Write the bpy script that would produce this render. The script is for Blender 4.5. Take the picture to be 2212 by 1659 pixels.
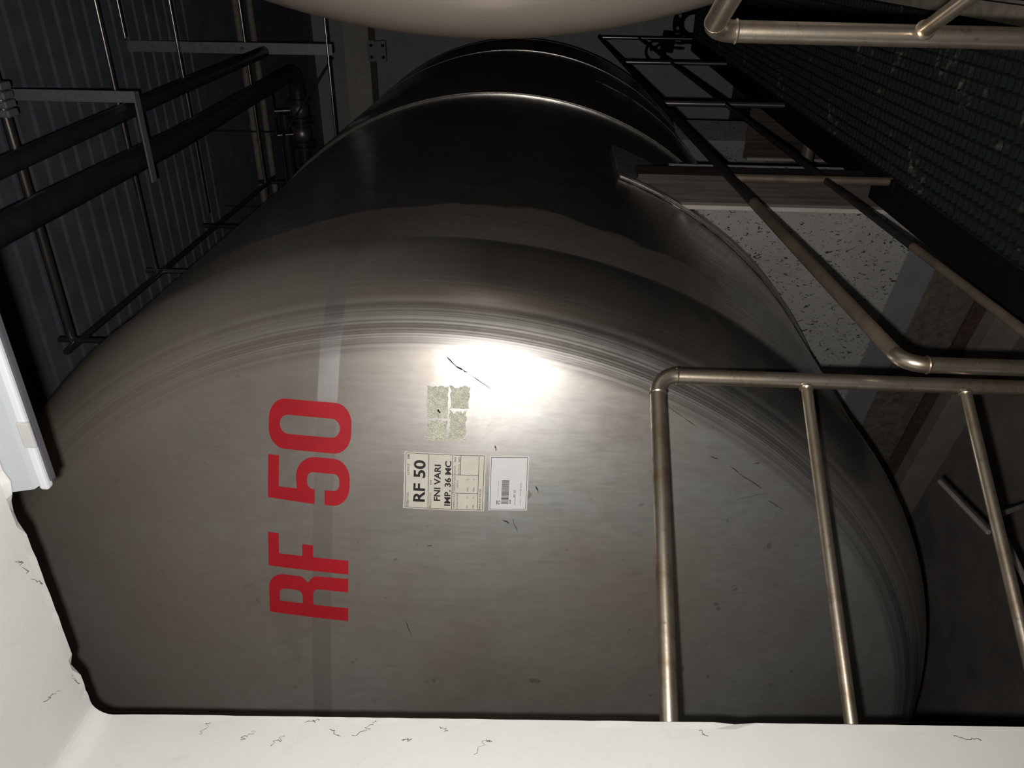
import bpy, bmesh, math, random
from mathutils import Vector, Matrix
random.seed(7)
C = bpy.context.scene.collection
for o in list(bpy.data.objects): bpy.data.objects.remove(o)

# ------------------------------------------------------------------ camera
# scene frame: tank axis runs along +Y at height ZO, pit floor is z = 0
ZO = 2.45
W, H, FL = 2212.0, 1659.0, 1688.0
YAW, PITCH, ROLL = math.radians(29.478), math.radians(2.398), math.radians(2.039)
R = 1.70
CAM = Vector((2.4163, -2.0905, -0.3111))
def cam_axes():
    f = Vector((-math.sin(YAW), math.cos(YAW), 0)); r = Vector((math.cos(YAW), math.sin(YAW), 0)); u = Vector((0, 0, 1))
    f, u = f*math.cos(PITCH)+u*math.sin(PITCH), u*math.cos(PITCH)-f*math.sin(PITCH)
    r, u = r*math.cos(ROLL)+u*math.sin(ROLL), u*math.cos(ROLL)-r*math.sin(ROLL)
    return f, r, u
F_, R_, U_ = cam_axes()
cd = bpy.data.cameras.new('camera'); cam = bpy.data.objects.new('camera', cd); C.objects.link(cam)
m = Matrix.Identity(4)
for i, a in enumerate((-U_, R_, -F_)):          # phone held upright, picture stored lying on its side
    for j in range(3): m[j][i] = a[j]
m.translation = CAM+Vector((0, 0, ZO)); cam.matrix_world = m
cd.sensor_fit = 'HORIZONTAL'; cd.sensor_width = 36.0; cd.lens = FL/W*36.0; cd.clip_start = 0.02; cd.clip_end = 100
bpy.context.scene.camera = cam
# ------------------------------------------------------------------ light
wd = bpy.data.worlds.new('world'); bpy.context.scene.world = wd; wd.use_nodes = True
wd.node_tree.nodes['Background'].inputs[0].default_value = (0.55, 0.66, 1.0, 1)
wd.node_tree.nodes['Background'].inputs[1].default_value = 0.012
ld = bpy.data.lights.new('phone_flash', 'SPOT'); ld.energy = 122; ld.shadow_soft_size = 0.010; ld.spot_size = math.radians(148); ld.spot_blend = 1.0; ld.color = (1.0, 0.965, 0.925)
fl = bpy.data.objects.new('phone_flash', ld); C.objects.link(fl)
fm = m.copy(); fm.translation = CAM+R_*-0.036+U_*0.032+Vector((0, 0, ZO)); fl.matrix_world = fm
vs = bpy.context.scene.view_settings
vs.view_transform = 'Standard'; vs.look = 'None'; vs.exposure = 0.0; vs.gamma = 1.0; vs.use_curve_mapping = False

# ------------------------------------------------------------------ helpers: pixel -> ray, used with a known surface
def ray(px, py): return F_+R_*((H/2-py)/FL)+U_*(-(px-W/2)/FL)
def at_y(px, py, y): d = ray(px, py); return CAM+d*((y-CAM.y)/d.y)
def at_x(px, py, x): d = ray(px, py); return CAM+d*((x-CAM.x)/d.x)
def at_z(px, py, z): d = ray(px, py); return CAM+d*((z-CAM.z)/d.z)
def at_plane(px, py, P, hd):
    n = Vector((math.cos(hd), -math.sin(hd), 0)); d = ray(px, py); return CAM+d*(n.dot(Vector(P)-CAM)/n.dot(d))

class MB:
    def __init__(s): s.v = []; s.f = []; s.smooth = False
    def add(s, vs_, fs_):
        o = len(s.v); s.v += [Vector(p) for p in vs_]; s.f += [[i+o for i in f] for f in fs_]; return s
    def box(s, a, b, M=None):
        x0, y0, z0 = a; x1, y1, z1 = b
        p = [Vector(q) for q in ((x0,y0,z0),(x1,y0,z0),(x1,y1,z0),(x0,y1,z0),(x0,y0,z1),(x1,y0,z1),(x1,y1,z1),(x0,y1,z1))]
        if M: p = [M @ q for q in p]
        return s.add(p, [(0,3,2,1),(4,5,6,7),(0,1,5,4),(1,2,6,5),(2,3,7,6),(3,0,4,7)])
    def bbox(s, a, b, bev=0.004):        # box with chamfered edges
        bm = bmesh.new(); bmesh.ops.create_cube(bm, size=1)
        for v in bm.verts: v.co = Vector([a[i]+(v.co[i]+.5)*(b[i]-a[i]) for i in range(3)])
        bmesh.ops.bevel(bm, geom=bm.edges[:], offset=bev, segments=2, affect='EDGES', profile=.5)
        bm.verts.index_update()
        s.add([v.co.copy() for v in bm.verts], [[v.index for v in f.verts] for f in bm.faces]); bm.free(); return s
    def tube(s, pts, r, seg=20, cap=True, jitter=0):
        s.smooth = True
        pts = [Vector(p) for p in pts]; n = len(pts); rs = r if isinstance(r, (list, tuple)) else [r]*n
        t0 = (pts[1]-pts[0]).normalized(); a = t0.orthogonal().normalized(); vs_ = []; fs_ = []
        for i, p in enumerate(pts):
            t = ((pts[min(i+1, n-1)]-p).normalized()+(p-pts[max(i-1, 0)]).normalized()).normalized()
            a = (a-t*a.dot(t)).normalized(); b = t.cross(a)
            for k in range(seg):
                th = 2*math.pi*k/seg; rr = rs[i]*(1+(random.uniform(-jitter, jitter) if jitter else 0))
                vs_.append(p+a*math.cos(th)*rr+b*math.sin(th)*rr)
        for i in range(n-1):
            for k in range(seg): fs_.append((i*seg+k, i*seg+(k+1)%seg, (i+1)*seg+(k+1)%seg, (i+1)*seg+k))
        if cap: fs_ += [tuple(range(seg))[::-1], tuple((n-1)*seg+k for k in range(seg))]
        return s.add(vs_, fs_)
    def lathe(s, prof, c=(0,0,0), seg=144, a0=0, a1=2*math.pi, close=False):     # about the Y axis; prof = (radius, y)
        s.smooth = True
        full = abs(a1-a0) > 6.28; n = seg if full else seg+1; c = Vector(c); vs_ = []; fs_ = []
        for (r, y) in prof:
            for k in range(n):
                th = a0+(a1-a0)*k/seg; vs_.append(c+Vector((r*math.cos(th), y, r*math.sin(th))))
        m_ = len(prof)
        for i in range(m_ if close else m_-1):
            for k in range(n if full else n-1):
                k2 = (k+1) % n; j = (i+1) % m_
                fs_.append((i*n+k, j*n+k, j*n+k2, i*n+k2))
        if close and not full:
            fs_ += [[i*n for i in range(m_)], [i*n+n-1 for i in range(m_)][::-1]]
        return s.add(vs_, fs_)
    def disc(s, p, ax, r, h, seg=28):
        p = Vector(p); ax = Vector(ax).normalized(); return s.tube([p, p+ax*h], r, seg)
    def ring(s, p, ax, r, r2, seg=36, seg2=8):      # torus
        s.smooth = True
        p = Vector(p); ax = Vector(ax).normalized(); a = ax.orthogonal().normalized(); b = ax.cross(a); vs_ = []; fs_ = []
        for i in range(seg):
            th = 2*math.pi*i/seg; d = a*math.cos(th)+b*math.sin(th)
            for k in range(seg2):
                ph = 2*math.pi*k/seg2; vs_.append(p+d*(r+r2*math.cos(ph))+ax*r2*math.sin(ph))
        for i in range(seg):
            for k in range(seg2): fs_.append((i*seg2+k, ((i+1) % seg)*seg2+k, ((i+1) % seg)*seg2+(k+1) % seg2, i*seg2+(k+1) % seg2))
        return s.add(vs_, fs_)

BASE = {}
def build(name, mb, mat, parent=None, base=None, smooth=None, angle=40):
    vs_ = mb.v
    if parent is not None: b = BASE[parent.name]
    elif base is not None: b = Vector(base)
    else:
        xs = [p.x for p in vs_]; ys = [p.y for p in vs_]; zs = [p.z for p in vs_]
        b = Vector(((min(xs)+max(xs))/2, (min(ys)+max(ys))/2, min(zs)))
    me = bpy.data.meshes.new(name); me.from_pydata([p-b for p in vs_], [], mb.f); me.update()
    bm = bmesh.new(); bm.from_mesh(me); bmesh.ops.recalc_face_normals(bm, faces=bm.faces[:]); bm.to_mesh(me); bm.free()
    if (mb.smooth if smooth is None else smooth):
        me.polygons.foreach_set('use_smooth', [True]*len(me.polygons))
        me.set_sharp_from_angle(angle=math.radians(angle))
    if mat: me.materials.append(mat)
    o = bpy.data.objects.new(name, me); C.objects.link(o)
    if parent is not None: o.parent = parent
    else: o.location = b+Vector((0, 0, ZO))
    BASE[o.name] = b
    return o
def thing(name, label, cat, base, group=None):
    o = bpy.data.objects.new(name, None); C.objects.link(o); o.empty_display_size = .1
    o.location = Vector(base)+Vector((0, 0, ZO)); o['label'] = label; o['category'] = cat
    if group: o['group'] = group
    BASE[o.name] = Vector(base); return o
def tag(o, label, cat, group=None):
    o['label'] = label; o['category'] = cat
    if group: o['group'] = group
    return o
def struct(o, label, cat): o['kind'] = 'structure'; o['label'] = label; o['category'] = cat; return o
def fillet(pts, rad, n=7):
    pts = [Vector(p) for p in pts]; out = [pts[0]]
    for i in range(1, len(pts)-1):
        a = (pts[i-1]-pts[i]).normalized(); b = (pts[i+1]-pts[i]).normalized()
        ang = a.angle(b); t = rad/math.tan(ang/2); p0 = pts[i]+a*t; c = pts[i]+(a+b).normalized()*(rad/math.sin(ang/2))
        p1 = pts[i]+b*t; u = p0-c; w = p1-c; om = u.angle(w)
        for k in range(n+1):
            q = k/n; out.append(c+(u*math.sin((1-q)*om)+w*math.sin(q*om))/math.sin(om))
    out.append(pts[-1]); return out
def seg_pts(a, b, n):
    a = Vector(a); b = Vector(b); return [a.lerp(b, i/n) for i in range(n+1)]

# ------------------------------------------------------------------ materials
class NT:
    def __init__(s, name):
        s.m = bpy.data.materials.new(name); s.m.use_nodes = True; s.t = s.m.node_tree; s.b = s.t.nodes['Principled BSDF']
    def n(s, typ, **kw):
        nd = s.t.nodes.new(typ)
        for k, v in kw.items(): setattr(nd, k, v)
        return nd
    def link(s, a, b): s.t.links.new(a, b)
    def put(s, sock, v):
        if isinstance(v, bpy.types.NodeSocket): s.link(v, sock)
        else: sock.default_value = v
    def math(s, op, a, b=None, c=None, clamp=False):
        nd = s.n('ShaderNodeMath', operation=op, use_clamp=clamp)
        for i, v in enumerate((a, b, c)):
            if v is not None: s.put(nd.inputs[i], v)
        return nd.outputs[0]
    def obj(s): return s.n('ShaderNodeTexCoord').outputs['Object']
    def mapping(s, vec, scale=(1,1,1), loc=(0,0,0), rot=(0,0,0)):
        nd = s.n('ShaderNodeMapping'); s.link(vec, nd.inputs[0]); nd.inputs['Scale'].default_value = scale; nd.inputs['Location'].default_value = loc; nd.inputs['Rotation'].default_value = rot
        return nd.outputs[0]
    def noise(s, vec, scale=5, detail=4, rough=.55, dist=0):
        nd = s.n('ShaderNodeTexNoise'); s.link(vec, nd.inputs['Vector']); nd.inputs['Scale'].default_value = scale; nd.inputs['Detail'].default_value = detail; nd.inputs['Roughness'].default_value = rough; nd.inputs['Distortion'].default_value = dist
        return nd.outputs['Fac']
    def ramp(s, fac, lo, hi, a=0., b=1.):
        nd = s.n('ShaderNodeMapRange'); s.put(nd.inputs['Value'], fac)
        for k, v in (('From Min', lo), ('From Max', hi), ('To Min', a), ('To Max', b)): nd.inputs[k].default_value = v
        return nd.outputs[0]
    def mix(s, fac, a, b):
        nd = s.n('ShaderNodeMix', data_type='RGBA'); s.put(nd.inputs[0], fac)
        for sock, v in ((nd.inputs[6], a), (nd.inputs[7], b)):
            if isinstance(v, bpy.types.NodeSocket): s.link(v, sock)
            else: sock.default_value = (*v, 1)
        return nd.outputs[2]
    def bump(s, h, strength=.2, dist=.01):
        nd = s.n('ShaderNodeBump'); s.link(h, nd.inputs['Height']); nd.inputs['Strength'].default_value = strength; nd.inputs['Distance'].default_value = dist
        s.link(nd.outputs[0], s.b.inputs['Normal']); return nd.outputs[0]
    def set(s, **kw):
        names = {'color': 'Base Color', 'rough': 'Roughness', 'metal': 'Metallic', 'spec': 'Specular IOR Level', 'aniso': 'Anisotropic', 'alpha': 'Alpha', 'trans': 'Transmission Weight', 'ior': 'IOR'}
        for k, v in kw.items():
            if k == 'color' and not isinstance(v, bpy.types.NodeSocket): v = (*v, 1)
            s.put(s.b.inputs[names[k]], v)
        return s.m

def mat_plain(name, col, rough=.6, metal=0., var=.12, scale=14, bump=0.):
    t = NT(name); v = t.obj(); f = t.noise(v, scale, 5)
    c = t.mix(t.ramp(f, .3, .7), tuple(x*(1-var) for x in col), tuple(min(1, x*(1+var)) for x in col))
    if bump: t.bump(t.noise(v, scale*4, 4), bump, .005)
    return t.set(color=c, rough=rough, metal=metal)

def mat_tank(name, brown=0.0):
    t = NT(name); v = t.obj(); sp = t.n('ShaderNodeSeparateXYZ'); t.link(v, sp.inputs[0])
    x, y, z = sp.outputs; zc = t.math('SUBTRACT', z, R)
    r = t.math('SQRT', t.math('ADD', t.math('MULTIPLY', x, x), t.math('MULTIPLY', zc, zc)))
    cv = t.n('ShaderNodeCombineXYZ'); t.link(r, cv.inputs[0]); t.link(t.math('MULTIPLY', y, .6), cv.inputs[1])
    front = t.ramp(y, -.02, .01, 1, 0)
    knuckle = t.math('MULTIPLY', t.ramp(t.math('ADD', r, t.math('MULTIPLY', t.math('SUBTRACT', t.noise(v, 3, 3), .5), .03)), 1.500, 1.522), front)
    lines = t.noise(t.mapping(cv.outputs[0], (70, 3, 1)), 1.0, 3, .8)                 # polishing rings on the knuckle, hoops on the shell
    yl = t.n('ShaderNodeCombineXYZ'); t.link(y, yl.inputs[1]); t.link(t.math('MULTIPLY', zc, .04), yl.inputs[2])
    hoop = t.noise(t.mapping(yl.outputs[0], (1, 42, 1)), 1.0, 4, .65)
    brush = t.noise(t.mapping(v, (90, 90, 3.0)), 1.0, 3, .6)                           # fine brushing
    cloud = t.noise(t.mapping(v, (1.6, 1.6, 1.2)), 1.0, 7, .6, .4)
    cloud2 = t.noise(t.mapping(v, (7, 7, 6)), 1.0, 7, .65, .6)
    spots = t.ramp(t.noise(t.mapping(v, (26, 26, 20), (3, 1, 2)), 1.0, 2, .5), .70, .76)
    col = t.mix(t.ramp(cloud, .36, .62), (.47, .42, .375), (.55, .555, .535))
    col = t.mix(t.ramp(cloud2, .47, .68, 0, .5), col, (.37, .335, .30)); col = t.mix(t.ramp(t.noise(t.mapping(v, (60, 60, 14)), 1., 4, .7), .45, .75, 0, .28), col, (.26, .24, .22))
    col = t.mix(t.math('MULTIPLY', spots, .5), col, (.16, .14, .12))
    ll = t.ramp(lines, .38, .62)
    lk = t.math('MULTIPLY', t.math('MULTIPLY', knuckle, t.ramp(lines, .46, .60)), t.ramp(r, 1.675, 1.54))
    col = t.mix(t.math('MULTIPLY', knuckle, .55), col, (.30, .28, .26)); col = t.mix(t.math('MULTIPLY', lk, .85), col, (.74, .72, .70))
    col = t.mix(t.math('MULTIPLY', t.ramp(y, 0, .05), t.ramp(hoop, .45, .65, 0, .5)), col, (.24, .21, .19))
    # ground weld strip across the head
    zs = t.math('ADD', zc, t.math('MULTIPLY', x, .046))
    strip = t.math('MULTIPLY', t.math('MULTIPLY', t.ramp(zs, .284, .288), t.ramp(zs, .342, .338)), front)
    polish = t.math('MULTIPLY', strip, t.math('MULTIPLY', t.ramp(x, 1.36, 1.39), t.ramp(x, 1.68, 1.58)))
    dull = t.math('MULTIPLY', strip, t.math('SUBTRACT', 1., polish))
    upper = t.math('MULTIPLY', t.math('MULTIPLY', t.ramp(zs, .335, .345), t.ramp(zs, .46, .43)), t.math('MULTIPLY', front, t.ramp(cloud2, .42, .6)))
    col = t.mix(t.math('MULTIPLY', dull, .48), col, (.22, .20, .185))
    col = t.mix(t.math('MULTIPLY', upper, .40), col, (.30, .28, .26))
    col = t.mix(t.math('MULTIPLY', polish, .8), col, (.72, .71, .70))
    # settled dust: on the upper side of the head and the first hoop of the shell, wiped off farther back along a ragged line
    edge = t.math('ADD', y, t.math('MULTIPLY', t.math('SUBTRACT', cloud, .5), .55))
    onshell = t.ramp(y, -.004, .004)
    dust = t.math('MULTIPLY', t.math('MULTIPLY', t.ramp(zc, -.15, .75, .03, .76), t.ramp(r, 1.40, 1.56, .72, 1.)), t.ramp(edge, .27, .30, 1, .30))
    dust = t.math('MAXIMUM', dust, t.math('MULTIPLY', onshell, t.ramp(edge, .27, .30, .34, .03)))
    dust = t.math('MULTIPLY', dust, t.ramp(cloud2, .3, .7, .85, 1.1))
    if brown: dust = t.math('MAXIMUM', dust, brown)
    dust = t.math('MULTIPLY', dust, t.math('SUBTRACT', 1., t.math('MULTIPLY', polish, .8)), clamp=True)
    col = t.mix(dust, col, (.31, .258, .21))
    rough = t.math('ADD', t.ramp(brush, .3, .7, .36, .40), t.math('MULTIPLY', t.ramp(cloud2, .35, .7), .07))
    rough = t.math('SUBTRACT', rough, t.math('MULTIPLY', knuckle, t.math('SUBTRACT', t.ramp(r, 1.52, 1.66, .08, .17), t.math('MULTIPLY', lk, .15))))
    rough = t.math('SUBTRACT', rough, t.math('MULTIPLY', t.ramp(y, 0, .02), t.ramp(hoop, .4, .65, .16, .10)))
    rough = t.math('ADD', rough, t.math('MULTIPLY', dull, .08))
    h = t.math('ADD', t.math('MULTIPLY', brush, .35), t.math('MULTIPLY', lines, t.math('MULTIPLY', knuckle, 1.2)))
    t.bump(h, .06, .002)
    return t.set(color=col, rough=rough, metal=t.math('MULTIPLY', t.math('ADD', .79, t.math('MULTIPLY', t.ramp(r, 1.50, 1.58), .17)), t.math('SUBTRACT', 1., t.math('MULTIPLY', dust, .85))))

def mat_railsteel(name, tint=(.56, .49, .40), metal=.92, r0=.27, r1=.46):
    t = NT(name); v = t.obj()
    a = t.noise(v, 9, 6, .65, .5); b = t.noise(t.mapping(v, (40, 40, 40)), 1, 4, .7)
    col = t.mix(t.ramp(a, .42, .66), tint, (.27, .21, .14))
    col = t.mix(t.ramp(b, .60, .72, 0, .6), col, (.10, .08, .06))
    t.bump(b, .15, .002)
    return t.set(color=col, rough=t.ramp(a, .3, .7, r0, r1), metal=metal)

def mat_plaster(name):
    t = NT(name); v = t.obj()
    a = t.noise(v, 4, 6, .6, .3); b = t.noise(v, 60, 5, .6); d = t.noise(t.mapping(v, (1, 1, 1)), 14, 6, .7, .6)
    col = t.mix(t.ramp(a, .35, .7), (.70, .69, .67), (.64, .635, .61))
    col = t.mix(t.ramp(d, .60, .80, 0, .35), col, (.46, .45, .42))
    t.bump(t.math('ADD', d, t.math('MULTIPLY', b, .5)), .12, .006)
    return t.set(color=col, rough=.75)

def mat_speckled(name):
    t = NT(name); v = t.obj(); sp = t.n('ShaderNodeSeparateXYZ'); t.link(v, sp.inputs[0])
    n1 = t.noise(v, 5, 5, .6); n2 = t.noise(t.mapping(v, (75, 75, 42)), 1, 3, .6, 1.0); rough_ = t.noise(v, 22, 6, .7, .5)
    col = t.mix(t.ramp(n1, .3, .7), (.36, .345, .33), (.43, .415, .40))
    col = t.mix(t.ramp(n2, .60, .63), col, (.05, .045, .04))
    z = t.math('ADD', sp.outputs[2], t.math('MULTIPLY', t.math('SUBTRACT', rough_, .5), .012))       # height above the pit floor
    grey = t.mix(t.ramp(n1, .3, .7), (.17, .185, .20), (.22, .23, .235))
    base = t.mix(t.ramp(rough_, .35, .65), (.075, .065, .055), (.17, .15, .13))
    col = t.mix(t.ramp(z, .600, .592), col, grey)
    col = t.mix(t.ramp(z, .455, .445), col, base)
    t.bump(rough_, .3, .01)
    return t.set(color=col, rough=.85)

def mat_concrete(name, a=(.20, .18, .165), b=(.30, .275, .25), rough=.85):
    t = NT(name); v = t.obj(); n = t.noise(v, 3, 8, .65, .4); n2 = t.noise(v, 45, 4, .6)
    col = t.mix(t.ramp(n, .35, .68), a, b); col = t.mix(t.ramp(n2, .62, .75, 0, .5), col, tuple(x*.4 for x in a))
    t.bump(n2, .25, .006); return t.set(color=col, rough=rough)

def mat_brushed_brown(name):
    t = NT(name); v = t.obj(); n = t.noise(t.mapping(v, (60, 60, 1.5)), 1, 5, .65); k = t.noise(v, 6, 5)
    col = t.mix(t.ramp(n, .35, .65), (.045, .034, .028), (.115, .09, .075)); col = t.mix(t.ramp(k, .5, .75, 0, .6), col, (.12, .10, .09))
    return t.set(color=col, rough=.55, metal=.35)

M_TANK = mat_tank('brushed_stainless'); M_TANK2 = mat_tank('brushed_stainless_warm', .92)
M_WELD = mat_plain('weld_bead', (.55, .52, .48), .38, .9, .2, 60, .3)
M_PAD = mat_plain('pad_plate', (.30, .27, .25), .55, .7, .3, 12)
M_RED = mat_plain('red_vinyl', (.47, .016, .026), .42, 0, .10, 8)
M_PAPER = mat_plain('label_paper', (.71, .68, .59), .45, 0, .06, 30)
M_PAPER2 = mat_plain('label_paper_white', (.78, .77, .77), .40, 0, .03, 20)
M_INK = mat_plain('label_ink', (.012, .012, .012), .5, 0, .1)
M_RESID = mat_plain('label_residue', (.54, .54, .44), .46, .6, .22, 90, .4)
M_RAIL = mat_railsteel('stained_rail_steel'); M_RAIL2 = mat_railsteel('dull_rail_steel', (.185, .15, .118), .5, .42, .6)
M_WHITE = mat_plaster('white_plaster'); M_SPECK = mat_speckled('speckled_painted_concrete')
M_FLOOR = mat_concrete('dark_concrete', (.13, .115, .105), (.22, .195, .18)); M_CONC = mat_concrete('pale_concrete', (.50, .46, .42), (.66, .61, .56))
M_CURB = mat_concrete('worn_kerb', (.17, .15, .13), (.27, .235, .20)); M_WALL = mat_concrete('grey_render', (.55, .56, .58), (.68, .68, .69), .9)
M_BROWN = mat_brushed_brown('brown_brushed_steel')
def mat_grating():
    t = NT('green_fibreglass'); v = t.obj(); a = t.noise(v, 5, 4, .6, .5); b = t.noise(v, 45, 3, .6)
    col = t.mix(t.ramp(b, .35, .7), (.002, .006, .0035), (.006, .016, .009))
    col = t.mix(t.math('MULTIPLY', t.ramp(a, .60, .70), t.ramp(b, .45, .6)), col, (.11, .12, .095))
    t.bump(b, .4, .004); return t.set(color=col, rough=.75)
M_GREEN = mat_grating()
M_BLACK = mat_plain('black_paint', (.006, .006, .0065), .8, 0, .3); M_BLACK.node_tree.nodes['Principled BSDF'].inputs['Specular IOR Level'].default_value = .15; M_TAN = mat_plain('tan_paint', (.38, .33, .27), .6, 0, .25, 20)
M_DARKPIPE = mat_plain('dark_pipe_paint', (.035, .038, .048), .38, 0, .2); M_CONDUIT = mat_plain('steel_conduit', (.80, .75, .70), .24, .95, .1)
M_GALV = mat_plain('galvanised_bar', (.33, .34, .36), .55, .35, .15, 40); M_CEIL = mat_plain('ceiling_sheet', (.22, .245, .29), .75, 0, .2, 6)
M_HOUS = mat_plain('grey_plastic', (.40, .425, .445), .42, 0, .02); M_DIFF = mat_plain('smoked_diffuser', (.06, .06, .07), .3, 0, .1); M_RIM = mat_plain('white_plastic', (.56, .59, .61), .35, 0, .02)
M_CLIP = mat_plain('clear_clip', (.40, .40, .39), .2, 0, .1); M_WEB = mat_plain('cobweb_dust', (.10, .095, .085), .9, 0, .2)
M_BRASS = mat_plain('valve_metal', (.30, .28, .27), .4, .8, .25, 30); M_RUST = mat_plain('rust', (.07, .042, .032), .9, 0, .4, 40, .5)

# ------------------------------------------------------------------ setting
fb = MB().box((-6, -4, -2.6), (9, 9, -2.45)); struct(build('floor', fb, M_FLOOR, base=(0, 0, -2.45)), 'dark stained concrete floor of the tank pit', 'floor')
wb = MB().box((-6, 8.0, -2.45), (9, 8.2, 3.2)); struct(build('wall_back', wb, M_WALL), 'grey rendered end wall behind the tanks', 'wall')
wb = MB().box((-3.4, -1.15, -2.45), (-3.2, 8.0, 3.2)); struct(build('wall_left', wb, M_WALL), 'grey side wall in the dark beyond the tank', 'wall')
wb = MB().box((7.0, -1.15, -2.45), (7.2, 8.0, 3.2)); struct(build('wall_right', wb, M_WALL), 'grey side wall past the second tank', 'wall')
cb = MB().box((-3.4, -1.15, 2.62), (7.2, 8.2, 2.75)); ceil = struct(build('ceiling', cb, M_CEIL, base=(0, 0, 2.62)), 'dark ribbed sheet ceiling above the pipes', 'ceiling')
for k in range(36):
    y = -.95+k*.155; b = MB().box((-3.2, y, 2.590), (7.0, y+.118, 2.622)); build('rib', b, M_CEIL, ceil)

# front wall with the doorway the photograph is taken through
def wall_front():
    xl = lambda z: 1.186-(z+.352)*.0597
    out = []; z = -2.45; rnd = random.Random(3)
    while z < .44:
        j = rnd.uniform(-.0006, .0006)+(-.004 if rnd.random() < .05 else 0)
        out.append((xl(z)+j, z)); z += .018+rnd.random()*.02
    zt = .519; x0 = xl(zt); rr = .035; nj = len(out)
    for k in range(7):
        a = math.pi-k/6*math.pi/2; out.append((x0+rr+rr*math.cos(a), zt-rr+rr*math.sin(a)))
    x = x0+rr+.02
    while x < 3.15:
        j = rnd.uniform(-.0010, .0010); u = (x-x0)
        if .13 < u < .155: j += .010
        if .44 < u < .55: j += .008*math.sin((u-.44)*40)
        out.append((x, zt+j)); x += .010+rnd.random()*.02
    nl = len(out); out += [(3.2, zt), (3.2, -2.45)]
    outer = [(5.5, -2.45), (5.5, 2.62), (-3.2, 2.62), (-3.2, -2.45)]
    poly = out+outer; mb = MB(); n = len(poly)
    bm = bmesh.new(); vv = [bm.verts.new((p[0], 0, p[1])) for p in poly]
    ee = [bm.edges.new((vv[i], vv[(i+1) % n])) for i in range(n)]
    bmesh.ops.triangle_fill(bm, use_beauty=True, edges=ee); bm.verts.index_update()
    tr = [[v.index for v in f.verts] for f in bm.faces]; bm.free()
    mb.add([(p[0], -1.15, p[1]) for p in poly], tr); mb.add([(p[0], -1.55, p[1]) for p in poly], [t[::-1] for t in tr])
    # reveal, slightly rounded and uneven towards the room
    cl = [(xl(p[1])-.0004, p[1]) if (k < nj) else ((p[0], zt+.0004) if nj+7 <= k < nl else p) for k, p in enumerate(poly)]
    o = [(p[0], -1.15, p[1]) for p in poly]; q_ = [(p[0], -1.163, p[1]) for p in cl]; i_ = [(p[0], -1.55, p[1]) for p in cl]
    for a_, b_ in ((o, q_), (q_, i_)): mb.add(a_+b_, [(k, (k+1) % n, n+(k+1) % n, n+k) for k in range(n)])
    return mb
wf = struct(build('wall_front', wall_front(), M_WHITE, base=(1.2, -1.15, -2.45)), 'white plastered doorway wall with chipped edges in the foreground', 'wall')
# dusty cobwebs stuck to the plaster
def web(p0, p1, r=.00045, n=9, wob=.006):
    a = Vector(p0); b = Vector(p1); pts = []
    for i in range(n+1):
        q = a.lerp(b, i/n); pts.append(q+Vector((0, random.uniform(-1, 1)*wob*.6, random.uniform(-1, 1)*wob)) if 0 < i < n else q)
    return MB().tube(pts, [r*random.uniform(.5, 1.6) for _ in pts], 5)
def jamb(px, py):
    q = at_x(px, py, 1.17); xx = 1.186-(q.z+.352)*.0597+.0012; return at_x(px, py, xx+.0012)
def soff(px, py): return at_z(px, py, .5165)
for (a, b) in (((712,1575),(735,1590)), ((790,1572),(812,1556)), ((760,1590),(800,1575)), ((1050,1596),(1063,1602)), ((1024,1630),(1050,1600)), ((430,1585),(455,1560)), ((520,1598),(552,1580)), ((585,1612),(615,1590)), ((660,1560),(690,1556)), ((1510,1578),(1530,1590)), ((2060,1590),(2120,1600)), ((870,1600),(890,1596)), ((950,1570),(968,1578))):
    build('cobweb', web(jamb(*a), jamb(*b)), M_WEB, wf)
for (a, b) in (((40,1213),(75,1252)), ((75,1252),(88,1262)), ((36,1214),(48,1212)), ((155,1460),(172,1476)), ((94,1516),(130,1492))):
    build('cobweb', web(soff(*a), soff(*b)), M_WEB, wf)

# ------------------------------------------------------------------ tanks
RC, RK = 2.0*R, .22*R
PHI = math.asin((R-RK)/(RC-RK)); HD = RC-math.sqrt((RC-RK)**2-(R-RK)**2)
def head_profile(n=34):
    pts = []
    for i in range(n+1):
        a = PHI*i/n; pts.append((max(RC*math.sin(a), .0005), -(HD-RC+RC*math.cos(a))))
    for i in range(1, 23):
        a = PHI+(math.pi/2-PHI)*i/22; pts.append((R-RK+RK*math.sin(a), -RK*math.cos(a)))
    return pts
def dome_y(x, z): return (RC-HD)-math.sqrt(max(RC*RC-x*x-z*z, 0))
def dome_pt(x, z, off=.001):
    y = dome_y(x, z); n = Vector((x, y-(RC-HD), z)).normalized(); return Vector((x, y, z))+n*off
LT = 5.1
def make_tank(c, label, mat):
    c = Vector(c); t = thing('storage_tank', label, 'tank', (c.x, c.y, c.z-R), 'horizontal storage tanks'); 
    hp = head_profile(); hp += [(R, .0), (R-.007, .0012)]
    build('dome_head', MB().lathe(hp, c), mat, t, angle=50)
    build('shell', MB().lathe([(R-.007, .0), (R-.006, .25), (R-.006, .9), (R-.006, 2.40)], c), mat, t)
    build('shell', MB().lathe([(R-.012, 2.395), (R+.008, 2.395), (R+.010, 2.40), (R+.010, 3.4), (R+.010, 4.29)], c), mat, t, angle=30)
    build('shell', MB().lathe([(R+.004, 4.29), (R+.0125, 4.29), (R+.013, 4.30), (R+.010, 5.1)], c), mat, t, angle=30)
    bp = [(r, LT-y) for r, y in head_profile()]; build('dome_head', MB().lathe(bp, c), mat, t)
    for y, r2 in ((2.393, .0045), (4.289, .0022), (5.10, .003)):
        build('weld_bead', MB().ring(c+Vector((0, y, 0)), (0, 1, 0), R+(.004 if y < 5 else .010), r2, 160, 8), M_WELD, t)
    return t
tank = make_tank((0, 0, 0), 'large horizontal stainless steel tank marked RF 50 in red', M_TANK)
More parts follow.
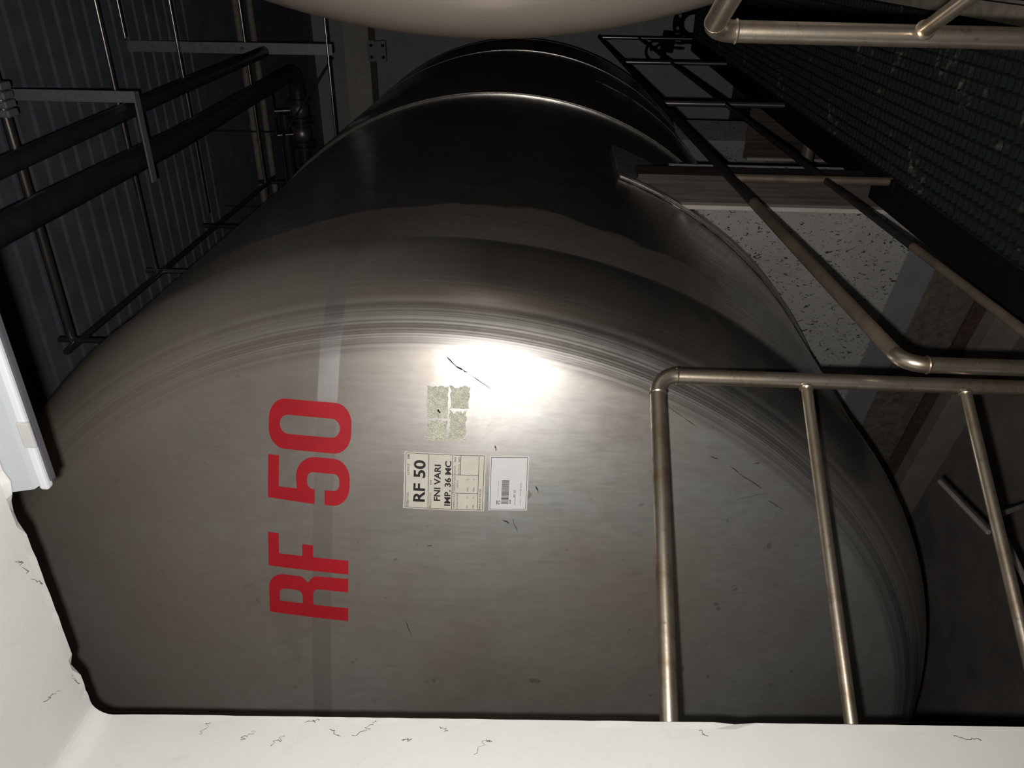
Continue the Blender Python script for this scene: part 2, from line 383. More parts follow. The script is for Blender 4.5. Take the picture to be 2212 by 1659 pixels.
tank2 = make_tank((3.923, -.124, -.14), 'second stainless tank whose rounded end edges in beside the walkway', M_TANK2)
# saddle pad plate wrapped round the underside, with its bright welded edge
def pad(y0, y1, nm='saddle_pad'):
    a0, a1 = math.radians(-160), math.radians(-20)
    b = MB().lathe([(R-.004, y0), (R+.012, y0), (R+.012, y1), (R-.004, y1)], (0,0,0), 90, a0, a1, True)
    o = build(nm, b, M_PAD, tank, angle=30)
    pts = [Vector(((R+.004)*math.cos(a0+(a1-a0)*i/110), y0-.001, (R+.004)*math.sin(a0+(a1-a0)*i/110))) for i in range(111)]
    w = MB().tube(pts, [.0065*random.uniform(.6, 1.25) for _ in pts], 8); build('weld_bead', w, M_WELD, o)
pad(1.085, 1.62); pad(3.55, 4.05)
# steel support legs welded to the pads
def leg(x0, x1, y, zt, zb, flip=1):
    b = MB(); b.box((x0, y+.012, zb), (x1, y+.022, zt)); o = build('support_leg', b, M_BROWN, tank)
    e = MB(); e.bbox((x0-.004, y-.03, zb), (x0+.014, y+.14, zt-.02), .002); build('flange', e, M_CONC, o)
    e = MB(); e.bbox((x1-.014, y-.004, zb), (x1+.004, y+.14, zt), .002); build('flange', e, M_BROWN, o)
leg(1.475, 1.600, 1.12, -.66, -2.45); leg(1.10, 1.44, 3.60, -1.66, -2.45)
leg(-1.600, -1.475, 1.12, -.66, -2.45); leg(-1.44, -1.10, 3.60, -1.66, -2.45)

# -------- red letters on the head
def arc(cx, cy, rx, ry, a0, a1, n=8): return [(cx+rx*math.cos(math.radians(a0+(a1-a0)*i/n)), cy+ry*math.sin(math.radians(a0+(a1-a0)*i/n))) for i in range(n+1)]
SV, SH = .172, .135
def L_R(w):
    o = [(0,0),(0,1)]+arc(w-.22, .80, .19, .20, 90, 0)+[(w-.03,.66)]+arc(w-.13, .62, .10, .11, 0, -70)+arc(w-.13, .37, .125, .125, 72, 0)+[(w,.0),(w-SV,0),(w-SV,.36)]+arc(w-SV-.07, .37, .07, .065, 0, 90)+[(SV,.435),(SV,0)]
    i = [(SV,.57),(SV,1-SH)]+arc(w-.29, .79, .075, .075, 90, 0)+arc(w-.29, .645, .075, .075, 0, -90)
    return [o, i]
def L_F(w): return [[(0,0),(0,1),(w,1),(w,1-SH),(SV,1-SH),(SV,.57),(w-.10,.57),(w-.10,.57-SH),(SV,.57-SH),(SV,0)]]
def L_5(w):
    o = [(.02,1),(w-.02,1),(w-.02,1-SH),(.16,1-SH),(.16,.64)]+arc(w-.24, .42, .24, .235, 100, 0)+arc(w-.23, .20, .23, .20, 0, -90)+arc(.23, .20, .23, .20, -90, -180)+[(0,.30),(SV,.30)]+arc(SV+.075, .19, .075, .065, 180, 270)+arc(w-SV-.075, .19, .075, .065, 270, 360)+arc(w-SV-.075, .44, .075, .075, 0, 90)+arc(SV+.075, .44, .075, .075, 90, 180)+[(SV,.42),(0,.42)]
    return [o]
def L_0(w):
    o = arc(w-.22, .80, .22, .20, 0, 90)+arc(.22, .80, .22, .20, 90, 180)+arc(.22, .20, .22, .20, 180, 270)+arc(w-.22, .20, .22, .20, 270, 360)
    i = arc(w/2, .765, w/2-SV, .10, 0, 180)+arc(w/2, .235, w/2-SV, .10, 180, 360)
    return [o, i]
def flat(loops, cuts=0):
    bm = bmesh.new(); ee = []
    for lp in loops:
        q = []
        for p in lp:
            if not q or (abs(p[0]-q[-1][0])+abs(p[1]-q[-1][1])) > 1e-5: q.append(p)
        if abs(q[0][0]-q[-1][0])+abs(q[0][1]-q[-1][1]) < 1e-5: q.pop()
        vv = [bm.verts.new((p[0], p[1], 0)) for p in q]
        ee += [bm.edges.new((vv[i], vv[(i+1) % len(vv)])) for i in range(len(vv))]
    bmesh.ops.triangle_fill(bm, use_beauty=True, edges=ee)
    if cuts: bmesh.ops.subdivide_edges(bm, edges=bm.edges[:], cuts=cuts, use_grid_fill=True); 
    bm.verts.index_update(); r = ([v.co.copy() for v in bm.verts], [[v.index for v in f.verts] for f in bm.faces]); bm.free(); return r
HL = .1315*R
for fn, x0, w in ((L_R, .4715, .0725), (L_F, .5515, .055), (L_5, .6585, .0705), (L_0, .7365, .0725)):
    wn = w*R/HL; vs_, fs_ = flat(fn(wn), 3); mb = MB(); pts = []
    for p in vs_:
        x = x0*R+p.x*HL; zb = (.1180-(x/R-.4717)*.031)*R; pts.append(dome_pt(x, zb+p.y*HL-(p.x*HL)*.0, .0012))
    mb.add(pts, fs_); build('letter', mb, M_RED, tank)['label'] = 'red vinyl character stuck on the tank end'

# -------- paper labels
def text_mesh(s, bold=0.):
    cu = bpy.data.curves.new('t', 'FONT'); cu.body = s; cu.size = 1; cu.resolution_u = 3; cu.offset = bold
    ob = bpy.data.objects.new('t', cu); C.objects.link(ob)
    dg = bpy.context.evaluated_depsgraph_get(); me = bpy.data.meshes.new_from_object(ob.evaluated_get(dg))
    vs_ = [v.co.copy() for v in me.vertices]; fs_ = [list(p.vertices) for p in me.polygons]
    bpy.data.objects.remove(ob); bpy.data.curves.remove(cu); bpy.data.meshes.remove(me); return vs_, fs_
class Label:                                     # s, t = fraction of the label from its left and top edge
    def __init__(s, x0, z1, w, h, tilt=0.): s.x0, s.z1, s.w, s.h, s.tilt = x0, z1, w, h, tilt; s.mb = MB()
    def P(s, a, b, off): x = a*s.w; z = -b*s.h; return dome_pt(s.x0+x+z*-s.tilt, s.z1+z+x*s.tilt, off)
    def sheet(s, off=.0009, n=8, ragged=0.):
        vs_ = []; fs_ = []
        for i in range(n+1):
            for j in range(n+1):
                a, b = i/n, j/n
                if ragged and (i in (0, n) or j in (0, n)): a += random.uniform(-1, 1)*ragged; b += random.uniform(-1, 1)*ragged
                vs_.append(s.P(a, b, off))
        for i in range(n):
            for j in range(n): fs_.append((i*(n+1)+j, (i+1)*(n+1)+j, (i+1)*(n+1)+j+1, i*(n+1)+j+1))
        return MB().add(vs_, fs_)
    def rect(s, a0, b0, a1, b1, off=.0015, n=6):
        for k in range(n):
            p = a0+(a1-a0)*k/n; q = a0+(a1-a0)*(k+1)/n
            for l in range(n if abs(b1-b0) > .1 else 1):
                m_ = n if abs(b1-b0) > .1 else 1; u = b0+(b1-b0)*l/m_; v = b0+(b1-b0)*(l+1)/m_
                s.mb.add([s.P(p, u, off), s.P(q, u, off), s.P(q, v, off), s.P(p, v, off)], [(0,1,2,3)])
            if abs(a1-a0) < .05: 
                pass
    def hline(s, b, a0=.03, a1=.97, th=.006): s.rect(a0, b-th/2, a1, b+th/2)
    def vline(s, a, b0, b1, th=.008):
        n = 8
        for l in range(n):
            u = b0+(b1-b0)*l/n; v = b0+(b1-b0)*(l+1)/n
            s.mb.add([s.P(a-th/2, u, .0015), s.P(a+th/2, u, .0015), s.P(a+th/2, v, .0015), s.P(a-th/2, v, .0015)], [(0,1,2,3)])
    def text(s, body, a0, a1, b0, b1, bold=0.):      # fitted into the box
        vs_, fs_ = text_mesh(body, bold)
        xs = [p.x for p in vs_]; ys = [p.y for p in vs_]; x0, x1, y0, y1 = min(xs), max(xs), min(ys), max(ys)
        s.mb.add([s.P(a0+(p.x-x0)/(x1-x0)*(a1-a0), b1-(p.y-y0)/(y1-y0)*(b1-b0), .0015) for p in vs_], fs_)
L1 = Label(.663*R, .0275*R, .0835*R, .1247*R, -.012)
s1 = build('paper_label', L1.sheet(ragged=.004), M_PAPER, tank); s1['label'] = 'yellowed paper label with the tank data'
for b in (.022, .978): L1.hline(b, .022, .978)
for a in (.022, .978): L1.vline(a, .022, .978)
L1.text('SERBATOIO', .03, .29, .040, .068); L1.text('CODICE', .60, .79, .040, .068); L1.text('208', .87, .955, .040, .068, .02)
L1.text('RF 50', .13, .865, .120, .268, .025); L1.hline(.305)
L1.text('PRODOTTO', .03, .30, .322, .347); L1.text('IDH', .44, .525, .322, .347)
L1.text('FNI VARI', .16, .80, .375, .455, .028); L1.text('IMP. 36 MC', .08, .87, .503, .582, .028); L1.hline(.597)
L1.vline(.315, .597, .915); L1.vline(.635, .597, .915); L1.rect(.635, .692, .978, .698); L1.hline(.915)
L1.text('TEMPERATURA', .03, .295, .615, .637); L1.text('DI STOCCAGGIO', .03, .31, .652, .674); L1.text('min.', .05, .11, .775, .797); L1.text('\u00b0C', .22, .26, .775, .797); L1.text('max.', .05, .12, .852, .872); L1.text('\u00b0C', .22, .26, .852, .872)
L1.text('TEMPERATURA', .335, .615, .615, .637); L1.text('CRITICA', .40, .54, .652, .674); L1.text('min.', .35, .43, .775, .797); L1.text('\u00b0C', .54, .58, .775, .797); L1.text('max.', .35, .43, .852, .872); L1.text('\u00b0C', .54, .58, .852, .872)
L1.text('AGITAZ.', .645, .80, .615, .637); L1.text('NO', .86, .94, .615, .637, .02); L1.text('RICICLO', .645, .82, .664, .686); L1.text('NO', .86, .94, .664, .686, .015)
L1.text('FIRMA RESP. MAG.MP', .03, .40, .930, .955)
build('print', L1.mb, M_INK, s1)
L2 = Label(.6635*R, -.1035*R, .0795*R, .0590*R, -.010)
s2 = build('paper_label', L2.sheet(), M_PAPER2, tank); s2['label'] = 'white barcode label below the yellowed one'
for b in (.035, .965): L2.hline(b, .022, .978, .012)
for a in (.022, .978): L2.vline(a, .035, .965)
a = .12; rb = random.Random(5)
while a < .555:
    w_ = rb.choice((.006, .006, .010, .014)); L2.rect(a, .325, a+w_, .515, n=1); a += w_+rb.choice((.005, .006, .009))
L2.text('208', .12, .20, .535, .575, .02); L2.text('Henkel S.p.A.  Lomazzo', .26, .56, .225, .250); L2.text('serbatoio', .10, .25, .660, .690); L2.text('RF 50', .25, .38, .635, .690, 0); L2.text('prodotto', .10, .22, .805, .830); L2.text('FNI VARI 36 MC', .27, .52, .80, .830)
L2.rect(.11, .205, .185, .225, n=2)
for k in range(20):
    t0 = 2*math.pi*k/20; t1 = 2*math.pi*(k+1)/20; e = lambda t, q: L2.P(.148+.038*q*math.cos(t), .275+.032*q*math.sin(t), .0015)
    L2.mb.add([e(t0, 1), e(t1, 1), e(t1, .72), e(t0, .72)], [(0,1,2,3)])
build('print', L2.mb, M_INK, s2)
# torn remains of an old label
def residue(px0, py0, px1, py1, cut=.12):
    def hitd(px, py):
        d = ray(px, py); c = Vector((0, RC-HD, 0)); o = CAM-c; b = o.dot(d); a_ = d.dot(d); q = CAM+d*((-b-math.sqrt(b*b-a_*(o.dot(o)-RC*RC)))/a_); return q.x, q.z
    x0, z0 = hitd(px0, py0); x1, z1 = hitd(px1, py1); xa, xb, za, zb = min(x0, x1), max(x0, x1), min(z0, z1), max(z0, z1)
    lp = []; nn = 12
    rj = lambda k: cut*random.uniform(0, 1.)
    for k in range(nn): lp.append((xa+(xb-xa)*k/nn, za+(rj(k) if k else 0)*(zb-za)))
    for k in range(nn): lp.append((xb-(rj(k) if k else 0)*(xb-xa), za+(zb-za)*k/nn))
    for k in range(nn): lp.append((xb-(xb-xa)*k/nn, zb-(rj(k) if k else 0)*(zb-za)))
    for k in range(nn): lp.append((xa+(rj(k)*.3 if k else 0)*(xb-xa), zb-(zb-za)*k/nn))
    vs_, fs_ = flat([lp]); build('label_residue', MB().add([dome_pt(p.x, p.y, .0006) for p in vs_], fs_), M_RESID, tank)['label'] = 'torn yellowish remains of an old label'
residue(922, 832, 968, 905, .05); residue(971, 832, 1016, 884, .12); residue(922, 905, 967, 953, .08); residue(969, 884, 1008, 952, .14)
# dark scuffs and scratches on the head
def hit_head(px, py):
    d = ray(px, py); c = Vector((0, RC-HD, 0)); o = CAM-c; b = o.dot(d); a_ = d.dot(d); q = CAM+d*((-b-math.sqrt(b*b-a_*(o.dot(o)-RC*RC)))/a_); return dome_pt(q.x, q.z, .0007)
M_SCUFF = mat_plain('dark_scuff', (.045, .04, .035), .7, 0, .3, 50)
def scuff(pts, w):
    q = [hit_head(*p) for p in pts]; pp = []
    for i in range(len(q)-1): pp += [q[i].lerp(q[i+1], k/5) for k in range(5)]
    pp.append(q[-1]); n = len(pp)
    pp = [p+Vector((random.uniform(-1, 1)*.0012, 0, random.uniform(-1, 1)*.0012)) for p in pp]
    build('scuff_mark', MB().tube(pp, [w*random.uniform(.35, 1.1)*(1 if 0 < i < n-1 else .3) for i in range(n)], 5), M_SCUFF, tank)
for pts, w in ((((965,770),(985,792),(1010,805)), .0024), (((1010,805),(1060,840)), .0014), (((1157,1050),(1163,1063)), .0022), (((1070,962),(1072,975)), .002), (((1085,1122),(1100,1130)), .0018), (((1107,1120),(1118,1150)), .0009), (((922,1177),(933,1179)), .0016), (((1436,873),(1505,922)), .0010), (((1575,1005),(1600,1025),(1645,1055)), .0016), (((1535,985),(1550,992)), .0030), (((1625,1003),(1640,999)), .0018), (((945,885),(952,892)), .003), (((1660,1080),(1690,1100)), .0015), (((1590,1080),(1665,1062)), .0006), (((875,1340),(890,1375)), .0012)):
    scuff(pts, w)

# ------------------------------------------------------------------ concrete saddle under the tank
HW = math.radians(106); DW = Vector((math.sin(HW), math.cos(HW), 0)); NW = Vector((math.cos(HW), -math.sin(HW), 0))
def saddle(name, P, s0, s1, thick, label, curb=True):
    # P on the front face, s along DW; the top follows the tank
    P = Vector(P); NB = Vector((-math.cos(HW), math.sin(HW), 0))
    if NB.y < 0: NB = -NB
    t = thing(name, label, 'tank support', (P.x+DW.x*(s0+s1)/2, P.y+DW.y*(s0+s1)/2, -2.45))
    n = 40; vs_ = []; fs_ = []
    for i in range(n+1):
        s = s0+(s1-s0)*i/n; q = P+DW*s
        zt = -math.sqrt(max((R+.013)**2-min(abs(q.x)+.03, R)**2, 0)); zt = min(zt, -.72)
        for k in (0, 1):
            w = q+NB*(thick*k); vs_ += [(w.x, w.y, -2.45), (w.x, w.y, zt)]
    for i in range(n):
        a = i*4; b = a+4; fs_ += [(a, b, b+1, a+1), (a+2, a+3, b+3, b+2), (a+1, b+1, b+3, a+3), (a, a+2, b+2, b)]
    fs_ += [(0, 1, 3, 2), (n*4, n*4+2, n*4+3, n*4+1)]
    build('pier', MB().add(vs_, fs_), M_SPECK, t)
    if curb:
        b = MB(); A = P+DW*s0; B = P+DW*(s1-.02); 
        def strip(z0, z1, d0, d1):
            q = [A-NB*d0, B-NB*d0, B-NB*d1, A-NB*d1]
            b.add([(p.x, p.y, z0) for p in q]+[(p.x, p.y, z1) for p in q], [(0,1,2,3),(4,5,6,7),(0,1,5,4),(1,2,6,5),(2,3,7,6),(3,0,4,7)])
        strip(-2.45, -2.30, -.01, .10); build('curb', b, M_CURB, t)
        b = MB(); strip(-2.305, -2.235, -.005, .016); build('edge_strip', b, M_RUST, t)
    return t
saddle('concrete_saddle', (1.3, 1.2, 0), -4.1, .175, .34, 'speckled white concrete saddle with grey painted band under the tank')
saddle('concrete_saddle', (1.1, 3.75, 0), -3.6, .1, .3, 'dim concrete saddle farther back under the tank', False)

# ------------------------------------------------------------------ walkway between the tanks
walk = thing('walkway', 'narrow green fibreglass grating walkway between the two tanks', 'walkway', (1.94, 2.6, -2.45))
GX0, GX1, GZ = 1.655, 2.222, -1.60
def grating_mesh(n_long):
    p = .0405; nx = int(round((GX1-GX0)/p)); px = (GX1-GX0)/nx; mb = MB(); L = n_long*p; t = .0065; d = .030
    # one lattice: top faces of bars, hole walls
    for i in range(nx+1):
        x = i*px; mb.box((x-t/2, -t/2, -d), (x+t/2, L+t/2, 0))
    for j in range(n_long+1):
        y = j*p
        for i in range(nx): mb.box((i*px+t/2, y-t/2, -d), ((i+1)*px-t/2, y+t/2, -.0008))
    return mb, L
gm, GL = grating_mesh(24)
g0 = None
for k in range(7):
    if g0 is None:
        g0 = build('grating_panel', MB().add([v+Vector((GX0, -.75, GZ)) for v in gm.v], gm.f), M_GREEN, walk)
    else:
        o = g0.copy(); C.objects.link(o); o.parent = walk; o.location = g0.location+Vector((0, k*(GL+.008), 0))
for x0, x1, mat_ in ((1.528, 1.652, M_BLACK), (2.228, 2.278, M_TAN)):
    b = MB(); y0, y1 = -.75, 6.12
    b.box((x0, y0, -1.612), (x1, y1, -1.600)); b.box((x0, y0, -1.74), (x1, y1, -1.728)); b.box((x0, y0, -1.728), (x0+.01, y1, -1.612))
    build('side_channel', b, mat_, walk)
for y in (-.7, 1.5, 3.2, 5.3):
    b = MB().box((1.54, y, -1.70), (2.27, y+.06, -1.635)); build('cross_beam', b, M_BLACK, walk)
    for x in (1.56, 2.20):
        b = MB().box((x, y, -2.45), (x+.05, y+.06, -1.70)); build('leg', b, M_BLACK, walk)
q = at_y(1738, 364, 2.2); build('standoff', MB().tube([q, Vector((1.535, 2.2, q.z))], .034, 20), M_RAIL2, walk)
# diagonal angle braces below
for (a, b_) in ((((2030,1040),-.1), ((2135,1150),-.4)), (((2150,1115),-.4), ((2260,1075),-.1)), (((2150,1115),-.4), ((2250,1330),-.75))):
    p = at_y(*a[0], a[1]); q = at_y(*b_[0], b_[1]); build('brace', MB().tube([p, q], .007, 8), M_FLOOR, walk)

# ------------------------------------------------------------------ railings
RR, RM = .0175, .0125
def beads(parent, p, ax, r, n=1):
    build('weld_bead', MB().ring(p, ax, r, .0028, 28, 6), M_RAIL, parent)
# diagonal railing across the tank end
HF = math.radians(33); DF = Vector((math.sin(HF), math.cos(HF), 0))
fr = thing('guard_railing', 'near tubular steel railing crossing in front of the tank end', 'railing', (1.561, -.5145, -1.74), 'tubular steel railings')
PF = Vector((1.561, -.5145, -.566)); tl = -.752
ct = PF+DF*tl
el = fillet([PF+DF*-.20, PF, PF+Vector((0, 0, -.20))], .045, 9)
build('top_rail', MB().tube(seg_pts(ct+Vector((0, 0, .003)), el[1], 12), RR), M_RAIL, fr)
build('elbow', MB().tube(el[1:-1], RR*1.02), M_RAIL, fr)
build('post', MB().tube(seg_pts(el[-2], Vector((PF.x, PF.y, -1.74)), 10), RR), M_RAIL, fr)
beads(fr, el[-2], (0, 0, 1), RR); beads(fr, el[1], DF, RR)
for z in (-.900, -1.250):
    a = PF+DF*-.010; a.z = z; b = ct.copy(); b.z = z+.004; ob = build('mid_rail', MB().tube(seg_pts(a, b, 10), RM), M_RAIL, fr)
    beads(ob, a+DF*-.010, DF, RM+.001)
# left railing of the walkway
XR = 1.640
wr = thing('guard_railing', 'low railing with sloping handrail along the left of the green walkway', 'railing', (XR, 2.0, -1.60), 'tubular steel railings')
hz = lambda y: -1.078+(y+.57)*.0545
mz = lambda y: -1.423+(y+.39)*.052
p0 = Vector((XR, -.57, hz(-.57)))
el = fillet([p0+Vector((0, .25, .25*.0545)), p0, p0+Vector((0, 0, -.2))], .05, 9)
pj = Vector((XR, .62, hz(.62))); M_DARKRAIL = mat_plain('dark_rail_steel', (.030, .026, .023), .55, .2, .4, 30)  # far lengths of handrail and mid rail coloured darker than the near ones
build('handrail', MB().tube(seg_pts(Vector((XR, 6.1, hz(6.1))), pj, 16), RR), M_DARKRAIL, wr)['label'] = 'dark far length of handrail'
build('handrail', MB().tube(seg_pts(pj, el[1], 8), RR), M_RAIL2, wr)
build('elbow', MB().tube(el[1:-1], RR*1.02), M_RAIL, wr); build('post', MB().tube(seg_pts(el[-2], Vector((XR, -.57, -1.60)), 6), RR), M_RAIL, wr); beads(wr, el[-2], (0, 0, 1), RR)
for y in (.95, 2.55, 4.29, 6.05):
    build('post', MB().tube(seg_pts(Vector((XR, y, -1.60)), Vector((XR, y, hz(y)-.01)), 6), RR*.92), M_RAIL2 if y < 1 else M_CONDUIT, wr)
    b = MB().bbox((XR-.04, y-.04, -1.6), (XR+.012, y+.04, -1.59), .002); build('base_plate', b, M_BLACK, wr)
build('mid_rail', MB().tube(seg_pts(Vector((XR, -.56, mz(-.56))), Vector((XR, .2, mz(.2))), 4), RM), M_RAIL2, wr)
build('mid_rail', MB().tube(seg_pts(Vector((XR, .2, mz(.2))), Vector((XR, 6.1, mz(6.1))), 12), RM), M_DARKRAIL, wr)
# right railing
rr = thing('guard_railing', 'near tubular railing turning off to the right above the walkway', 'railing', (2.29, -.65, -1.60), 'tubular steel railings')
DR = Vector((math.sin(math.radians(156)), math.cos(math.radians(156)), 0)); PR = Vector((2.292, -.655, -.565))
el = fillet([PR+DR*.2, PR, PR+Vector((0, 0, -.2))], .042, 9)
build('top_rail', MB().tube(seg_pts(el[1], PR+DR*.50, 6), RR), M_RAIL, rr); build('elbow', MB().tube(el[1:-1], RR*1.02), M_RAIL, rr)
build('post', MB().tube(seg_pts(el[-2], Vector((PR.x-.008, PR.y, -1.60)), 10), RR), M_RAIL, rr); beads(rr, el[-2], (0, 0, 1), RR)
a = Vector((PR.x, PR.y, -.905)); ob = build('mid_rail', MB().tube(seg_pts(a+DR*.012, a+DR*.50, 5), RM), M_RAIL, rr); beads(ob, a+DR*.022, DR, RM+.001)
a = Vector((PR.x, PR.y, -1.25)); build('mid_rail', MB().tube(seg_pts(a+DR*.012, a+DR*.50, 5), RM), M_RAIL, rr)

# ------------------------------------------------------------------ lamp on the back of the lintel
lamp = thing('lamp_fixture', 'pale grey plastic strip lamp hanging below the white lintel', 'lamp', (2.2, -1.10, .44))
def lamp_body():
    mb = MB(); x0, x1 = 1.640, 2.95
    prof = [(-1.1485, .60), (-1.1485, .480), (-1.144, .472), (-1.139, .470), (-1.134, .476), (-1.132, .60)]
    n = len(prof); ends = [(x0+.00, 1.), (x0+.004, 1.)]
    vs_ = []
    for x, sft in ((x0, 0), (x1, 0)):
        for (y, z) in prof: vs_.append((x+(.035*(1-(z-.462)/.06) if x == x0 and z < .522 else (0 if x == x0 else 0)), y, z))
    fs_ = [(i, (i+1) % n, n+(i+1) % n, n+i) for i in range(n)]+[tuple(range(n))[::-1], tuple(range(n, 2*n))]
    return mb.add(vs_, fs_)
build('housing', lamp_body(), M_HOUS, lamp)
build('rim', MB().bbox((1.664, -1.150, .4555), (2.95, -1.135, .4705), .004), M_RIM, lamp)
build('diffuser', MB().bbox((1.676, -1.142, .451), (2.94, -1.131, .459), .002), M_DIFF, lamp)
for x in (1.745, 2.35):
    build('clip', MB().bbox((x, -1.1535, .450), (x+.045, -1.146, .470), .003), M_CLIP, lamp)

# ------------------------------------------------------------------ overhead pipes and conduits
pg = 'dark overhead pipes'
def pipe(name, label, pts, r, mat_, cat='pipe', group=None, rad=.15):
    o = build(name, MB().tube(fillet(pts, rad) if len(pts) > 2 else seg_pts(pts[0], pts[1], 10), r, 24), mat_); return tag(o, label, cat, group)
pipe('overhead_pipe', 'dark painted pipe under the ceiling, the one farther from the tank', [(1.655, -1.1, 1.65), (1.735, 2.0, 1.65), (1.760, 3.485, 1.655)], .036, M_DARKPIPE, group=pg, rad=.3)
pipe('overhead_pipe', 'thick dark pipe above the tank that elbows into the valves', [(1.50, -1.1, 1.66), (1.50, 2.0, 1.66), (1.56, 4.12, 1.66), (1.36, 4.12, 1.66)], .056, M_DARKPIPE, group=pg, rad=.14)
cg = 'thin steel conduits under the ceiling'
for y, xl, z, lab, r in ((1.215, .70, 2.0, 'nearest steel conduit with a clamp, closest to the white lamp', .021), (2.13, .68, 2.0, 'second steel conduit crossing behind the bent bracket', .013), (2.96, .80, 2.0, 'third steel conduit crossing above the dark pipes', .010), (4.09, .60, 2.0, 'fourth steel conduit crossing the long hanger bar', .010), (3.47, 1.22, 1.215, 'low steel conduit fixed to the foot of the hanger bar', .009)):
    tag(build('conduit', MB().tube(seg_pts((xl, y, z), (2.9 if z > 1.5 else 2.8, y, z), 6), r, 14), M_CONDUIT), lab, 'conduit', cg)
tag(build('conduit', MB().tube(seg_pts((1.95, 2.35, 2.0), (2.9, 2.35, 2.0), 4), .009, 12), M_CONDUIT), 'short steel conduit ending just past the second conduit', 'conduit', cg)
ck = thing('conduit_clamp', 'ridged grey clamp gripping the nearest conduit', 'clamp', (1.80, 1.22, 1.965))
for k in range(4): build('jaw', MB().bbox((1.755+k*.036, 1.185, 1.962), (1.785+k*.036, 1.255, 2.036), .006), M_GALV, ck)
build('hanger_rod', MB().tube(seg_pts((1.81, 1.22, 2.03), (1.81, 1.22, 2.591), 2), .008, 10), M_GALV, ck)
fr2 = thing('tank_top_rail', 'dark tube frame standing on top of the tank', 'railing', (.72, 2.6, 1.52))
build('rail', MB().tube(seg_pts((.70, 1.1, 1.965), (.72, 4.2, 1.965), 5), .016, 12), M_DARKPIPE, fr2)
for y in (1.21, 2.13, 2.97, 4.1): build('post', MB().tube(seg_pts((.71, y, 1.551 if y < 2.4 else 1.562), (.71, y, 2.06), 3), .013, 12), M_CONDUIT if y == 2.13 else M_DARKPIPE, fr2)
# hangers
hb = thing('pipe_hanger', 'bent grey flat bar bracket carrying the dark pipes', 'bracket', (1.78, 1.55, 1.58))
b = MB().bbox((1.765, 1.53, 1.575), (1.815, 1.538, 2.591), .001); build('drop_bar', b, M_GALV, hb)
b = MB().bbox((1.41, 1.50, 1.572), (1.815, 1.545, 1.580), .001); build('arm', b, M_GALV, hb)
h2 = thing('pipe_hanger', 'long straight grey hanger bar reaching down to a thin conduit', 'bracket', (1.78, 3.5, 1.2))
b = MB().bbox((1.745, 3.49, 1.19), (1.815, 3.50, 2.591), .001); build('drop_bar', b, M_GALV, h2)
for z in (1.215, 1.8): build('bolt', MB().disc((1.78, 3.478, z), (0, 1, 0), .012, .014, 6), M_BRASS, h2)
tag(build('tie_rod', MB().tube([(1.72, 3.48, 1.20), (1.16, 3.62, 1.66)], .008, 10), M_DARKPIPE), 'thin diagonal rod from the hanger bar foot to the valves', 'rod')
tag(build('tie_rod', MB().tube([(1.16, 3.62, 1.66), (.55, 3.62, 1.66)], .008, 10), M_DARKPIPE), 'thin level rod along the valves', 'rod')
# valves at the end of the thick pipe
va = thing('valve_train', 'row of dark flanged valves at the end of the thick pipe', 'valve', (.86, 4.12, 1.502))
b = MB().tube(seg_pts((1.355, 4.12, 1.66), (.82, 4.12, 1.66), 6), .045, 20); build('pipe', b, M_DARKPIPE, va)
for x in (1.335, 1.20, 1.16, 1.02, .98): build('flange', MB().disc((x, 4.12, 1.66), (1, 0, 0), .085, .018), M_DARKPIPE, va)
for x in (1.27, 1.09):
    b = MB().tube([(x+.05, 4.12, 1.66), (x+.025, 4.12, 1.66), (x-.025, 4.12, 1.66), (x-.05, 4.12, 1.66)], [.05, .07, .07, .05], 18); build('valve_body', b, M_BRASS, va)
    build('stem', MB().tube([(x, 4.12, 1.70), (x, 4.06, 1.84)], .012, 10), M_BRASS, va); build('lever', MB().bbox((x-.02, 4.04, 1.835), (x+.12, 4.08, 1.843), .002), M_DARKPIPE, va)
build('drop_pipe', MB().tube(seg_pts((.86, 4.12, 1.66), (.86, 4.12, 1.502), 4), .04, 18), M_DARKPIPE, va)
cp = thing('cross_pipe', 'dark cross pipe high behind the valves', 'pipe', (.7, 4.6, 1.95))
build('run', MB().tube(seg_pts((1.15, 4.6, 1.95), (.2, 4.6, 1.95), 4), .04, 18), M_DARKPIPE, cp)
for x in (.35, 1.0): build('hanger_rod', MB().tube(seg_pts((x, 4.6, 1.95), (x, 4.6, 2.591), 2), .006, 8), M_DARKPIPE, cp)
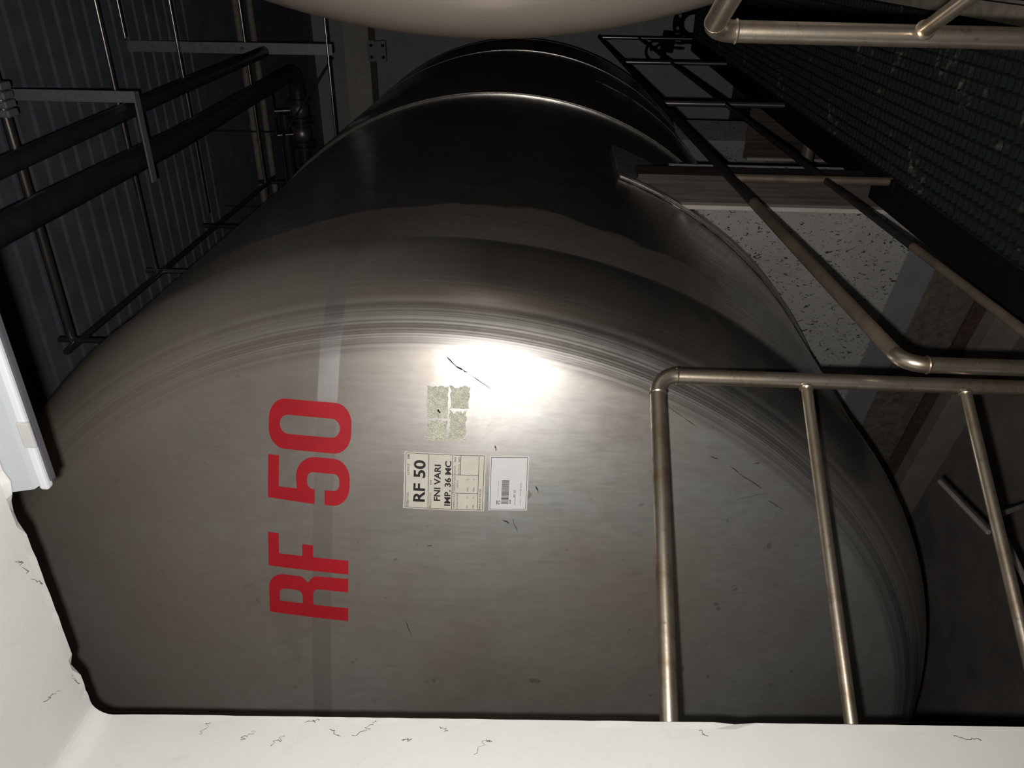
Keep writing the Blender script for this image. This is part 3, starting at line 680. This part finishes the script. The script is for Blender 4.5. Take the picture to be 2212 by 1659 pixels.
for k, (x, lab) in enumerate(((1.0, 'pale thin pipe on the far wall, left of the pair'), (1.18, 'pale thin pipe on the far wall, right of the pair'))):
    tag(build('wall_pipe', MB().tube(seg_pts((-.5, 5.2+k*.25, 2.45-k*.03), (2.9, 5.2+k*.25, 2.45-k*.03), 4), .03, 14), M_TAN), lab, 'pipe', 'pale pipes on the ceiling')
# beam with a bolted plate
bm_ = build('concrete_beam', MB().bbox((-3.2, 6.40, 1.59), (7.0, 6.70, 1.855), .008), M_CONC); tag(bm_, 'pale concrete beam crossing behind the tank', 'beam')
bp = thing('bolted_plate', 'grey bolted bracket plate below the concrete beam', 'plate', (1.44, 6.37, 1.40))
for z in (1.415, 1.535): 
    pl = build('plate', MB().bbox((1.345, 6.375, z), (1.545, 6.393, z+.055), .003), M_GALV, bp)
    for x in (1.39, 1.50): build('bolt', MB().disc((x, 6.362, z+.027), (0, 1, 0), .016, .014, 6), M_BLACK, pl)
build('web_plate', MB().bbox((1.35, 6.385, 1.46), (1.54, 6.40, 1.60), .003), M_GALV, bp)
# pump and manifold at the end of the walkway
pm = thing('valve_manifold', 'dark flanged manifold with a lever valve at the walkway end', 'valve', (1.6, 7.0, -2.45))
fl_ = build('flange', MB().disc((1.70, 6.98, -1.72), (0, 1, 0), .20, .04, 32), M_BLACK, pm)
build('cover', MB().disc((1.70, 6.97, -1.72), (0, 1, 0), .085, .02, 28), M_WALL, fl_)
for k in range(8):
    a = k*math.pi/4+.3; build('bolt', MB().disc((1.70+.155*math.cos(a), 6.96, -1.72+.155*math.sin(a)), (0, 1, 0), .018, .03, 6), M_GALV, fl_)
b = MB().tube([(1.70, 7.0, -1.72), (1.70, 7.3, -1.72), (1.70, 7.35, -2.45)], .10, 20); build('pipe', b, M_BLACK, pm)
b = MB().tube([(1.62, 7.0, -1.50), (1.42, 7.0, -1.48)], .07, 18); build('valve_body', b, M_BLACK, pm)
for k in range(4): build('fin', MB().disc((1.45+k*.05, 7.0, -1.58), (1, 0, 0), .09, .012, 20), M_DARKPIPE, pm)
build('lever', MB().tube([(1.62, 6.95, -1.60), (1.44, 6.92, -1.30)], .014, 10), M_BLACK, pm)
b = MB().ring((1.43, 6.95, -1.36), (0, 1, 0), .10, .014); build('hand_wheel', b, M_BLACK, pm)
